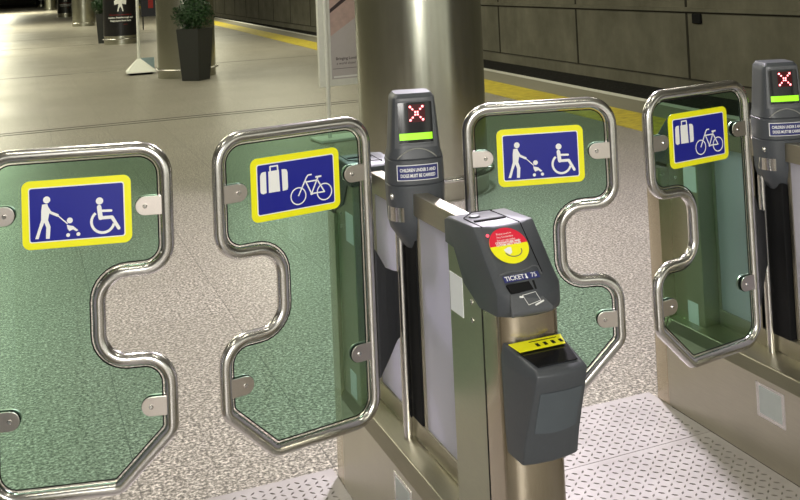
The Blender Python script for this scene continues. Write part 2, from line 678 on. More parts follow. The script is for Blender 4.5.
# tread plates (ramped passage floors)
LC, CC, RC = -0.228, 1.005, 2.238      # cabinet centre lines


def tread_plate(x0, x1):
    y0, y1, ym = 1.2, 3.34, 2.965
    bm = bmesh.new()
    for a, b_ in ((y0, ym - 0.0015), (ym + 0.0015, y1)):
        box(bm, x0, x1, a, b_, 0.0, 0.005, 0)
        p = 0.0285
        nx, ny = int((x1 - x0 - 0.02) / p), int((b_ - a - 0.02) / p)
        for i in range(nx):
            for j in range(ny):
                cx, cy = x0 + 0.02 + i * p, a + 0.02 + j * p
                ang = PI / 4 + (PI / 2 if (i + j) % 2 else 0)
                ca, sa = math.cos(ang), math.sin(ang)
                L, Wd = 0.0115, 0.0036
                ring = [(L, 0), (0, Wd), (-L, 0), (0, -Wd)]
                bv = [bm.verts.new((cx + u * ca - v_ * sa, cy + u * sa + v_ * ca, 0.005)) for u, v_ in ring]
                tv = [bm.verts.new((cx + u * .55 * ca - v_ * .5 * sa, cy + u * .55 * sa + v_ * .5 * ca, 0.0071)) for u, v_ in ring]
                for q in range(4):
                    bm.faces.new((bv[q], bv[(q + 1) % 4], tv[(q + 1) % 4], tv[q])).material_index = 1
                bm.faces.new(tv).material_index = 1
    o = obj('tread_plate', bm, [tread, tread_worn])
    structure(o)
    return o


tread_plate(LC + 0.086, CC - 0.086)
tread_plate(CC + 0.086, 2.150)

# ---------------------------------------------------------------- gate paddles
ctrl = [(-.207, 1.223), (.209, 1.223), (.209, .935), (.046, .932), (.046, .725), (.207, .725), (.206, .553), (.082, .430), (-.207, .430)]
rad = [.062, .066, .058, .068, .064, .062, .035, .03, .062]
PATH = fillet(ctrl, rad, 8)


def inset(path, d):
    out = []
    n = len(path)
    ar = sum(path[i].x * path[(i + 1) % n].y - path[(i + 1) % n].x * path[i].y for i in range(n))
    sg = 1 if ar > 0 else -1
    for i in range(n):
        tg = (path[(i + 1) % n] - path[i - 1]).normalized()
        out.append(path[i] + Vector((-tg.y, tg.x)) * d * sg)
    return out


ZS = 1.0822


def round_rect(w_, h_, r, n=6, c=(0, 0)):
    return [(p.x + c[0], p.y + c[1]) for p in fillet([(-w_ / 2, -h_ / 2), (w_ / 2, -h_ / 2), (w_ / 2, h_ / 2), (-w_ / 2, h_ / 2)], r, n)]


MAN = [(-.0785, .0242), (-.0669, .0252), (-.0616, .0088), (-.066, -.0128), (-.0607, -.0292), (-.0633, -.0569), (-.0718, -.0562), (-.0703, -.0304), (-.0746, -.0181), (-.082, -.0354), (-.0883, -.0556), (-.0959, -.0549), (-.0864, -.0271), (-.0814, -.0115), (-.0809, .0084)]
BABY = [(-.0239, -.0274), (-.0163, -.0296), (-.0093, -.0314), (.002, -.0423), (-.0031, -.0439), (-.0096, -.0394), (-.0186, -.0426), (-.0223, -.0363)]


def picto_access():
    P = [disc((-.0679, .0345), .0082), MAN]
    P += stroke([(-.0683, .0186), (-.0609, .0048), (-.0446, -.0033)], .0062)
    P += stroke([(-.0446, -.0033), (-.022, -.0252)], .0025)
    P += [disc((-.0446, -.0033), .0033, 10)]
    P += [disc((-.0167, -.0176), .0068), BABY, disc((-.0215, -.0516), .0045), disc((.0018, -.0511), .0045)]
    P.append(None)
    P += [disc((.0521, .0227), .0085)]
    P += stroke([(.0509, .0085), (.0534, -.0164)], .0105) + [disc((.0509, .0085), .0052, 10)]
    P += stroke([(.054, -.0008), (.0781, -.0018)], .0058) + [disc((.0781, -.0018), .0029, 10)]
    P += stroke([(.0534, -.0174), (.0796, -.0174), (.0945, -.0445)], .0078) + [disc((.0945, -.0445), .0039, 10), disc((.0534, -.0174), .005, 10)]
    c, r = (.0585, -.0262), .0262
    P += stroke([(c[0] + r * math.cos(a), c[1] + r * math.sin(a)) for a in [math.radians(128 + k * 12) for k in range(19)]], .0062)
    return P


def picto_luggage():
    P = [[(-.0838, .0443), (-.0838, -.009), (-.0926, -.0112), (-.099, -.0085), (-.1006, -.0028), (-.0998, .036), (-.0965, .0425), (-.0922, .0443)],
         [(-.0774, .0438), (-.0776, -.0100), (-.0466, -.0104), (-.0482, .0444)],
         [(-.0406, .0442), (-.0395, -.0106), (-.0314, -.0101), (-.026, -.0095), (-.0243, -.003), (-.0243, .0353), (-.027, .0420), (-.0325, .0439)]]
    P += stroke([(-.0722, .0428), (-.0722, .0555), (-.0518, .0555), (-.0512, .0440)], .0038)
    P.append(None)
    for c in ((.0040, -.0309), (.0790, -.0308)):
        P += stroke([(c[0] + .0212 * math.cos(a), c[1] + .0212 * math.sin(a)) for a in [2 * PI * k / 24 for k in range(24)]], .0030, True)
    tw = .0036
    P += stroke([(.004, -.0309), (.0278, .0125), (.033, .0185), (.0440, .0190)], tw)
    P += stroke([(.0262, .0018), (.0565, .0022)], tw)
    P += stroke([(.0250, .0055), (.0417, -.0303)], tw)
    P += stroke([(.0417, -.0303), (.0790, -.0308), (.0600, .0020)], tw)
    P += stroke([(.0417, -.0303), (.0615, .0100)], tw)
    P += stroke([(.0540, .0105), (.0715, .0108)], .0045)
    P += [disc((.0417, -.0303), .004, 10)]
    return P


def polys_mesh(bm, polys, y, dy, mi=0):
    for k, pl in enumerate(polys):
        prism(bm, [(p[0], p[1]) for p in pl], 'y', y, y - dy - 0.00001 * (k % 7), mi)


def make_paddle(loc, rz, flip, kind, offs, label, arm_to):
    """closing edge on +x when flip=1, on -x when flip=-1; front face looks to -y"""
    T = thing('gate_paddle', label, 'gate', (loc[0], loc[1], 0.0), rz)
    P3 = [(p.x * flip, 0, p.y) for p in PATH]
    bm = bmesh.new()
    sweep(bm, P3, 0.0156, closed=True, seg=16)
    obj('tube_frame', bm, tube_steel, T, smooth=True, ang=180)
    gp = inset(PATH, 0.0215)
    bm = bmesh.new()
    prism(bm, [(p.x * flip, p.y) for p in gp], 'y', -0.004, 0.004)
    g = obj('glass_pane', bm, glass, T)
    # black rubber / polished lip just inside the tube
    bm = bmesh.new()
    sweep(bm, [(p.x * flip, 0, p.y) for p in inset(PATH, 0.0205)], 0.0017, closed=True, seg=6)
    obj('glass_edge_seal', bm, black, g, smooth=True, ang=180)
    # clamp tabs
    for ux in (-1, 1):
        for zz in (1.0854, 0.6128):
            s = ux
            hx = 0.16 * s
            pts = [(0.200 * s, zz - .0225), (hx, zz - .0225)] + [(hx - s * .0225 * math.sin(a), zz - .0225 * math.cos(a)) for a in [PI * k / 10 for k in range(1, 10)]] + [(hx, zz + .0225), (0.200 * s, zz + .0225)]
            bm = bmesh.new()
            prism(bm, pts, 'y', -0.0115, -0.0075)
            prism(bm, pts, 'y', 0.0045, 0.0115)
            tb = obj('clamp_tab', bm, tab_steel, T, bevel=0.001)
            bm = bmesh.new()
            prism(bm, [(hx + s * (p[0] - 0), zz + p[1]) for p in disc((0, 0), .0235, 24)], 'y', -0.0073, -0.0042)
            obj('gasket', bm, black, tb)
            bm = bmesh.new()
            lathe_pts = [(0.0055, -0.0115), (0.0055, -0.0135), (0.0035, -0.0152)]
            loft(bm, [[(hx + r * math.cos(2 * PI * k / 14), y, zz + r * math.sin(2 * PI * k / 14)) for k in range(14)] for r, y in lathe_pts])
            obj('bolt_head', bm, tube_steel, tb, smooth=True)
    # sign
    bm = bmesh.new()
    prism(bm, round_rect(.2496, .16, .018, c=(offs, ZS)), 'y', -0.0043, -0.0065)
    sg = obj('sign_plate', bm, yellow, T)
    sg['label'] = 'yellow bordered blue pictogram sign'
    bm = bmesh.new()
    prism(bm, round_rect(.2190, .1290, .0065, c=(offs, ZS)), 'y', -0.0065, -0.0070)
    obj('white_border', bm, white, sg)
    bm = bmesh.new()
    prism(bm, round_rect(.2140, .1240, .005, c=(offs, ZS)), 'y', -0.0070, -0.0074)
    obj('blue_panel', bm, blue, sg)
    polys = picto_access() if kind == 'access' else picto_luggage()
    cut = polys.index(None)
    names = ('stroller_pictogram', 'wheelchair_pictogram') if kind == 'access' else ('suitcase_pictogram', 'bicycle_pictogram')
    for nm_, part_ in zip(names, (polys[:cut], polys[cut + 1:])):
        bm = bmesh.new()
        polys_mesh(bm, [[(p[0] + offs, p[1] + ZS) for p in pl] for pl in part_], -0.0074, 0.0004)
        obj(nm_, bm, white, sg)
    # hinge arm: black folded plate from the tube to the cabinet post
    ax, ay = arm_to
    c, s = math.cos(-rz), math.sin(-rz)
    dx, dy = ax - loc[0], ay - loc[1]
    lx_, ly_ = dx * c - dy * s, dx * s + dy * c
    k_ = 1 - .026 / math.hypot(lx_ + .207 * flip, ly_)
    lx_, ly_ = -.207 * flip + (lx_ + .207 * flip) * k_, ly_ * k_
    hx0 = -0.207 * flip
    sx0 = 0.012 * (1 if lx_ > hx0 else -1)
    stations = [(hx0 + sx0, 0.0, .530, .875), (hx0 + sx0 + (lx_ - hx0) * .38, ly_ * .42, .568, .815), (hx0 + (lx_ - hx0) * .86, ly_ * .88, .605, .795), (lx_ , ly_, .612, .790)]
    bm = bmesh.new()
    L = math.hypot(lx_ - hx0, ly_)
    nx_, ny_ = -ly_ / L, (lx_ - hx0) / L
    th = .010
    loft(bm, [[(x - nx_ * th, y - ny_ * th, z0), (x + nx_ * th, y + ny_ * th, z0), (x + nx_ * th, y + ny_ * th, z1), (x - nx_ * th, y - ny_ * th, z1)] for x, y, z0, z1 in stations])
    obj('hinge_arm', bm, arm_black, T, bevel=0.003)
    return T


make_paddle((0.122, 2.631), -0.252, 1, 'access', 0.003,
            'steel tube gate with green glass and stroller and wheelchair sign, at the far left edge', (LC + 0.029, 2.742))
make_paddle((0.657, 2.634), 0.191, -1, 'luggage', -0.001,
            'green glass gate with suitcase and bicycle sign, hinged on the middle ticket barrier cabinet', (CC - 0.029, 2.742))
make_paddle((1.357, 2.599), -0.270, 1, 'access', -0.001,
            'green glass gate with stroller and wheelchair sign, behind the ticket reader in the foreground', (CC + 0.029, 2.742))
make_paddle((1.887, 2.580), 0.181, -1, 'luggage', -0.006,
            'green glass gate with suitcase and bicycle sign, hinged on the right hand cabinet', (2.246, 2.742))

# ---------------------------------------------------------------- gate cabinets


def superell(cx, cy, hx, hy, e, z, n=48):
    out = []
    for k in range(n):
        a = 2 * PI * (k + 0.5) / n
        c, s = math.cos(a), math.sin(a)
        out.append((cx + hx * math.copysign(abs(c) ** (2 / e), c), cy + hy * math.copysign(abs(s) ** (2 / e), s), z))
    return out


def make_tower(T, tx, ty):
    """display tower: lower sleeve, upper head; front looks to -y"""
    def sec(z):
        tab = [(0.868, .032, .036, 2.4), (0.885, .046, .050, 2.4), (0.925, .073, .072, 2.5), (0.95, .079, .078, 2.6), (1.04, .0825, .082, 2.7), (1.116, .080, .080, 3.2),
               (1.14, .0715, .075, 4.5), (1.27, .0610, .064, 6.5), (1.285, .0590, .062, 6.5), (1.296, .050, .053, 6.5)]
        for a, b_ in zip(tab, tab[1:]):
            if z <= b_[0]:
                q = (z - a[0]) / (b_[0] - a[0])
                return [a[i] + (b_[i] - a[i]) * q for i in (1, 2, 3)]
        return tab[-1][1:]

    def front(x, z, out=0.0):
        hx, hy, e = sec(z)
        hx = max(hx, .052)
        u = min(0.995, abs(x) / hx)
        return ty - hy * (1 - u ** e) ** (1 / e) - out
    zs = [.868, .885, .905, .925, .95, .99, 1.041, 1.0465, 1.049, 1.0515, 1.057, 1.08, 1.10, 1.1155, 1.118, 1.1205, 1.126, 1.14, 1.16, 1.20, 1.24, 1.27, 1.285, 1.292, 1.296]
    rings = []
    for z in zs:
        hx, hy, e = sec(z)
        if z in (1.049, 1.118):
            hx -= .003
            hy -= .003
        rings.append(superell(tx, ty, hx, hy, e, z, 56))
    bm = bmesh.new()
    loft(bm, rings)
    tw = obj('display_tower', bm, plastic, T, smooth=True, ang=35)

    def fp(out, z_off=0.0):
        return lambda x, y: (tx + x, front(x, y + z_off, out), y + z_off)
    # raised face panel of the head
    def patch(x0, x1, z0, z1, out, thick, nx=10, nz=6, taper=1.0):
        bm = bmesh.new()
        G = []
        for j in range(nz + 1):
            row = []
            for i in range(nx + 1):
                z = z0 + (z1 - z0) * j / nz
                k = 1 + (taper - 1) * j / nz
                x = (x0 + (x1 - x0) * i / nx) * k
                row.append((x, z))
            G.append(row)
        A = [[bm.verts.new((tx + x, front(x, z, out), z)) for x, z in r] for r in G]
        B = [[bm.verts.new((tx + x, front(x, z, out - thick), z)) for x, z in r] for r in G]
        for j in range(nz):
            for i in range(nx):
                bm.faces.new((A[j][i], A[j][i + 1], A[j + 1][i + 1], A[j + 1][i]))
                bm.faces.new((B[j][i], B[j + 1][i], B[j + 1][i + 1], B[j][i + 1]))
        for j in range(nz):
            bm.faces.new((A[j][0], A[j + 1][0], B[j + 1][0], B[j][0]))
            bm.faces.new((A[j][nx], B[j][nx], B[j + 1][nx], A[j + 1][nx]))
        for i in range(nx):
            bm.faces.new((A[0][i], B[0][i], B[0][i + 1], A[0][i + 1]))
            bm.faces.new((A[nz][i], A[nz][i + 1], B[nz][i + 1], B[nz][i]))
        return bm
    obj('face_panel', patch(-.0590, .0590, 1.150, 1.284, .0035, .006, taper=0.88), plastic_mid, tw, smooth=True, ang=35)
    # recess window
    scr = obj('display_screen', patch(-.0470, .0470, 1.164, 1.273, .0048, .004), black_gloss, tw, smooth=True, ang=35)
    bm = bmesh.new()
    # screen bezel lip
    lip = [(-.0495, 1.159), (.0495, 1.159), (.0485, 1.2755), (-.0485, 1.2755)]
    lp = fillet(lip, .006, 4)
    sweep(bm, [(tx + p.x, front(p.x, p.y, .0045), p.y) for p in lp], .0017, closed=True, seg=6)
    obj('screen_bezel', bm, plastic_mid, tw, smooth=True, ang=180)
    obj('red_glow', patch(-.019, .028, 1.219, 1.267, .0052, .0005), led_glow, tw)  # thin red patch imitating the glow around the lit cross
    bm = bmesh.new()
    ex_, ez_ = .004, 1.243
    for s1 in (-1, 1):
        for k in (-2.55, -1.6, -.5, .5, 1.6, 2.55):
            x, z = ex_ + k * .0068, ez_ + k * .0070 * s1
            rr_ = .0032 if abs(k) > 2 else .0026
            yv = front(x, z, .0058)
            ring0 = [bm.verts.new((tx + x + rr_ * math.cos(2 * PI * q / 10), yv, z + rr_ * math.sin(2 * PI * q / 10))) for q in range(10)]
            apex = bm.verts.new((tx + x, yv - .0018, z))
            for q in range(10):
                bm.faces.new((ring0[q], ring0[(q + 1) % 10], apex))
            bm.faces.new(ring0)
    o = obj('led_cross', bm, led, tw)
    o['label'] = 'lit red dotted cross'
    o = obj('green_lamp', patch(-.0460, .0450, 1.172, 1.190, .0062, .002), green_lit, tw)
    o['label'] = 'lit lime green bar'
    # arched moulding line under the screen
    bm = bmesh.new()
    pts = []
    for k in range(17):
        x = -.054 + .108 * k / 16
        z = 1.122 + .026 * (1 - (x / .054) ** 2) ** 0.9 if abs(x) < .0539 else 1.122
        pts.append((tx + x, front(x, z, .0030), z))
    sweep(bm, pts, .0020, seg=6)
    obj('moulding', bm, lamp_body, tw, smooth=True, ang=180)
    # warning plate
    wp = obj('warning_plate', patch(-.0570, .0570, 1.0625, 1.1045, .0016, .002, nx=14), white, tw, smooth=True, ang=35)
    bm = patch(-.0552, .0552, 1.0643, 1.1027, .0022, .001, nx=14)
    add_text(bm, 'CHILDREN UNDER 5 AND', .0125, lambda x, y: (tx + x, front(x, 1.0905 + y, .0029), 1.0905 + y), sx=.68, bold=.0003, mi=1)
    add_text(bm, 'DOGS MUST BE CARRIED', .0125, lambda x, y: (tx + x, front(x, 1.0755 + y, .0029), 1.0755 + y), sx=.68, bold=.0003, mi=1)
    obj('warning_text', bm, [navy, white], tw, smooth=True, ang=35)
    # steel clamp and bolt on the left shoulder of the sleeve
    obj('clamp_band', patch(-.0790, -.042, .950, .989, .0015, .003, nx=8), tube_steel, tw, smooth=True, ang=35)
    bm = bmesh.new()
    x = -.070
    yv = front(x, 1.018, 0)
    loft(bm, [[(tx + x + r * math.cos(2 * PI * k / 14), y, 1.018 + 1.3 * r * math.sin(2 * PI * k / 14)) for k in range(14)] for r, y in ((.0065, yv + .004), (.0065, yv - .003), (.004, yv - .005))])
    obj('lock_bolt', bm, tube_steel, tw, smooth=True)
    return tw


def ticket_reader(T, cx, y_ax, near):
    """sloped charcoal head; for the far end everything is mirrored in y about y_ax"""
    S = 1 if near else -1

    def Y(y):
        return y if near else 2 * y_ax - y
    prof = [(2.290, 1.024), (2.270, 1.034), (2.115, 1.039), (2.100, 1.034), (1.982, .926), (1.972, .914), (1.972, .884), (1.984, .872), (2.105, .866), (2.19, .90), (2.240, .968), (2.290, .971)]
    # which profile points belong to the front (bulge)
    bulge = [0, 0, 0, .002, .006, .008, .008, .006, 0, 0, 0, 0]
    W_ = .0765
    sts = [-1, -.97, -.75, -.4, 0, .4, .75, .97, 1]
    bm = bmesh.new()
    loft(bm, [[(cx + W_ * s - (.009 if s == 1 and i in (1, 2, 3) else 0), Y(y + bulge[i] * (s * s) * 3.5 + (.012 * abs(s) ** 3 if 1 < i < 8 else 0)), z - (.004 if abs(s) == 1 and i in (1, 2, 3) else 0)) for i, (y, z) in enumerate(prof)] for s in sts])
    hd = obj('ticket_reader', bm, plastic, T, bevel=.005, segs=3, smooth=True, ang=50)
    A = Vector((cx, 2.108, 1.0385))
    d = Vector((0, 1.977 - 2.108, .920 - 1.0385)).normalized()
    nrm = Vector((0, d.z, -d.y))
    if nrm.z < 0:
        nrm = -nrm

    def sl(x, v_, out=.002):
        p = A + Vector((x, 0, 0)) + d * v_ + nrm * out
        return (p.x, Y(p.y), p.z)

    def slab(pts, out0, out1, mat, name):
        bm = bmesh.new()
        a = [bm.verts.new(sl(x, v_, out0)) for x, v_ in pts]
        b_ = [bm.verts.new(sl(x, v_, out1)) for x, v_ in pts]
        bm.faces.new(a)
        bm.faces.new(b_)
        n = len(pts)
        for i in range(n):
            bm.faces.new((a[i], a[(i + 1) % n], b_[(i + 1) % n], b_[i]))
        return obj(name, bm, mat, hd)
    # top lid details
    bm = bmesh.new()
    zt = 1.0388
    for a, b_ in (((-.058, 2.115), (-.058, 2.215)), ((-.058, 2.215), (-.02, 2.258)), ((-.02, 2.258), (.035, 2.258))):
        sweep(bm, [(cx + a[0], Y(a[1]), zt), (cx + b_[0], Y(b_[1]), zt - .001)], .0012, seg=6)
    sweep(bm, [(cx + .034, Y(2.265), 1.035), (cx + .034, Y(2.112), 1.0395)], .0012, seg=6)
    sweep(bm, [sl(.034, .002, .001), sl(.034, .13, .001)], .0011, seg=6)
    obj('lid_groove', bm, black, hd)
    bm = bmesh.new()
    ya, yb = sorted((Y(2.168), Y(2.177)))
    box(bm, cx - .050, cx + .028, ya, yb, 1.034, 1.0402)
    obj('return_slot', bm, black, hd)
    bm = bmesh.new()
    loft(bm, [[(cx - .028 + r * math.cos(2 * PI * k / 20), Y(2.222) + r * .8 * math.sin(2 * PI * k / 20), z) for k in range(20)] for r, z in ((.014, 1.034), (.014, 1.0392), (.012, 1.0398))])
    obj('lock_cap', bm, plastic_mid, hd, smooth=True)
    # round sticker
    c0, r0 = (-.0155, .0545), .0455
    st = slab(disc(c0, r0, 48), .0005, .0022, yellow, 'round_sticker')
    st['label'] = 'round red and yellow sticker'
    up_ = [(c0[0] + r0 * math.cos(a), c0[1] - r0 * math.sin(a)) for a in [math.radians(2 + k * 176 / 30) for k in range(31)]]
    slab(up_, .0022, .0026, red, 'sticker_red_half')
    bm = bmesh.new()
    for s_txt, vv, sz in (('Please touch in', .024, .0068), ('Any Contactless', .032, .0068), ('Do not use wallet', .040, .0068)):
        add_text(bm, s_txt, sz, lambda x, y, vv=vv: sl(c0[0] - .002 + x, vv - y, .0030), sx=.9)
    for s_txt, vv in (('CONTACTLESS AND', .0462), ('OYSTER NOT VALID', .0520)):
        add_text(bm, s_txt, .0066, lambda x, y, vv=vv: sl(c0[0] + x, vv - y, .0030), bold=.0003)
    for pl in ([(-.021, .064), (-.009, .059), (-.002, .060), (-.004, .073), (-.011, .078), (-.019, .071)],):
        a = [bm.verts.new(sl(c0[0] + .004 + x, v_, .0031)) for x, v_ in pl]
        bm.faces.new(a)
    obj('sticker_print', bm, white, hd)
    bm = bmesh.new()
    arc = [(c0[0] + .004 + .020 * math.cos(a), .070 + .014 * math.sin(a)) for a in [math.radians(-10 + 15 * k) for k in range(13)]]
    sweep(bm, [sl(x, v_, .0031) for x, v_ in arc], .0011, seg=6)
    obj('sticker_arrow', bm, grey_mark, hd)
    # small red indicator
    slab(disc((-.0560, .0225), .0036, 14), .0005, .0026, plain('indicator_red', (.8, .05, .08), .3, emis=(1, .1, .15), es=1.0) if 'indicator_red' not in MATS else MATS['indicator_red'], 'indicator_lamp')
    # curved raised lip round the ticket area
    bm = bmesh.new()
    lp = [(-.066, .122), (-.05, .118), (-.035, .1185), (-.012, .1205), (.008, .116), (.018, .112), (.030, .114), (.031, .135)]
    sweep(bm, [sl(x, v_, .0012) for x, v_ in fillet([Vector(p) for p in lp], .006, 4, False)], .0016, seg=8)
    obj('ticket_surround', bm, plastic_mid, hd, smooth=True, ang=180)
    pl = slab([(-.0600, .1265), (.0245, .1265), (.0245, .1415), (-.0600, .1415)], .0004, .0018, navy, 'ticket_plate')
    bm = bmesh.new()
    add_text(bm, 'TICKET', .0150, lambda x, y: sl(-.0345 + x, .1342 - y, .0024), sx=.92, bold=.0002)
    add_text(bm, '75', .0150, lambda x, y: sl(.0115 + x, .1342 - y, .0024), sx=.95)
    for pts in ([(-.0085, .1345), (-.0045, .1345), (-.0045, .1375), (-.0025, .1375), (-.0065, .1405), (-.0105, .1375), (-.0085, .1375)],
                [(-.0082, .1340), (-.0048, .1340), (-.0048, .1285), (-.0082, .1285)]):
        bm.faces.new([bm.verts.new(sl(x, v_, .0024)) for x, v_ in pts])
    obj('ticket_text', bm, white, hd)
    # mouth: dark slot with tongue below
    slab([(-.058, .1460), (.008, .1460), (.006, .1670), (-.054, .1670)], -.006, .0010, black, 'ticket_slot')
    bm = bmesh.new()
    tg = [(-.062, 0), (.026, 0)]
    def W3(x, y, z):
        return (cx + x, Y(y), z)
    a = [bm.verts.new(W3(*p)) for p in ((-.056, 1.990, .927), (.006, 1.990, .927), (.030, 1.954, .895), (-.070, 1.954, .895))]
    b_ = [bm.verts.new(W3(*p)) for p in ((-.056, 1.990, .880), (.006, 1.990, .880), (.030, 1.958, .884), (-.070, 1.958, .884))]
    bm.faces.new(a)
    bm.faces.new(b_)
    for i in range(4):
        bm.faces.new((a[i], a[(i + 1) % 4], b_[(i + 1) % 4], b_[i]))
    obj('ticket_tongue', bm, plastic_mid, hd, bevel=.003)
    bm = bmesh.new()

    def tp_(x, k, out=.0008):
        y = 1.990 + (1.954 - 1.990) * k
        z = .927 + (.895 - .927) * k
        return Vector(W3(x, y - .002, z + .002 + out))
    fr_ = [(-.032, .28), (.000, .22), (.004, .66), (-.027, .78)]
    sweep(bm, [tp_(x, k) for x, k in fr_], .0008, closed=True, seg=5)
    sweep(bm, [tp_(x, k) for x, k in ((-.040, .34), (-.032, .36))], .0022, seg=6)
    sweep(bm, [tp_(x, k) for x, k in ((-.012, .84), (.010, .70))], .0018, seg=6)
    obj('ticket_symbol', bm, white, hd)
    return hd


def card_reader(T, cx):
    bm = bmesh.new()
    # stations from the bottom up: (z, y_front, half width back, half width front)
    rings = []
    for z, yf, hb, hf in ((.580, 1.962, .056, .056), (.588, 1.946, .067, .0655), (.645, 1.930, .069, .064), (.725, 1.898, .070, .061), (.772, 1.880, .071, .0595), (.790, 1.876, .071, .059)):
        yb = 2.02
        ring = []
        for s in (-1, -.6, 0, .6, 1):
            ring.append((cx + hf * s, yf - .010 * (1 - s * s), z + (.0015 if z > .79 else 0) * 0))
        ring += [(cx + hb, yb - .02, z), (cx + hb, yb, z), (cx - hb, yb, z), (cx - hb, yb - .02, z)]
        rings.append(ring)
    # tilted top
    top = []
    for (x, y, z) in rings[-1]:
        top.append((cx + (x - cx) * .93, y + (.012 if y < 1.95 else 0), .798 + (y - 1.876) * .15))
    rings.append(top)
    loft(bm, rings)
    cr = obj('card_reader', bm, plastic, T, bevel=.004, segs=3, smooth=True, ang=45)
    zt = lambda y: .7995 + (y - 1.876) * .15

    def tp_(x, y, o=.0):
        return (cx + x, y, zt(y) + o)

    def slab(pts, o0, o1, mat, name):
        bm = bmesh.new()
        a = [bm.verts.new(tp_(x, y, o0)) for x, y in pts]
        b_ = [bm.verts.new(tp_(x, y, o1)) for x, y in pts]
        bm.faces.new(a)
        bm.faces.new(b_)
        n = len(pts)
        for i in range(n):
            bm.faces.new((a[i], a[(i + 1) % n], b_[(i + 1) % n], b_[i]))
        return obj(name, bm, mat, cr)
    slab([(-.046, 1.893), (.046, 1.893), (.058, 1.965), (-.058, 1.965)], -.002, .0006, black_gloss, 'reader_screen')
    # yellow label propped at the back of the top
    bm = bmesh.new()

    def lb(x, k, o=0):
        return (cx + x, 1.950 + .030 * k - o * .4, .8145 + .009 * k + o)
    P = [(-.058, 0), (.050, 0), (.055, 1), (-.070, 1)]
    a = [bm.verts.new(lb(x, k, .0)) for x, k in P]
    b_ = [bm.verts.new(lb(x, k, .0012)) for x, k in P]
    bm.faces.new(a)
    bm.faces.new(b_)
    for i in range(4):
        bm.faces.new((a[i], a[(i + 1) % 4], b_[(i + 1) % 4], b_[i]))
    yl = obj('yellow_label', bm, yellow, cr)
    bm = bmesh.new()
    for k in range(4):
        x = -.014 + k * .0185
        bm.faces.new([bm.verts.new(lb(x + u, v_, .0018)) for u, v_ in ((0, .18), (.008, .18), (.006, .52), (-.002, .52))])
    bm.faces.new([bm.verts.new(lb(u, v_, .0018)) for u, v_ in ((-.025, .72), (.040, .72), (.041, .80), (-.026, .80))])
    obj('label_marks', bm, black, cr)
    # lighter slate panel on the front
    bm = bmesh.new()
    nx = 8
    A, B = [], []
    for j, z in enumerate((.662, .676, .745, .751)):
        ra, rb = [], []
        for i in range(nx + 1):
            s = -.80 + 1.60 * i / nx
            yf = 1.930 + (z - .645) * (1.898 - 1.930) / .08 if z < .725 else 1.898 + (z - .725) * (1.880 - 1.898) / .047
            hf = .0605
            y = yf - .010 * (1 - s * s)
            zz = z - (.006 * (1 - s * s) if j == 0 else 0)
            ra.append(bm.verts.new((cx + hf * s, y - .0012, zz)))
            rb.append(bm.verts.new((cx + hf * s, y + .002, zz)))
        A.append(ra)
        B.append(rb)
    for j in range(3):
        for i in range(nx):
            bm.faces.new((A[j][i], A[j][i + 1], A[j + 1][i + 1], A[j + 1][i]))
    for i in range(nx):
        bm.faces.new((A[0][i], B[0][i], B[0][i + 1], A[0][i + 1]))
        bm.faces.new((A[3][i], A[3][i + 1], B[3][i + 1], B[3][i]))
    for j in range(3):
        bm.faces.new((A[j][0], A[j + 1][0], B[j + 1][0], B[j][0]))
        bm.faces.new((A[j][nx], B[j][nx], B[j + 1][nx], A[j + 1][nx]))
    obj('front_panel', bm, plastic_pad, cr, smooth=True, ang=40)
    return cr


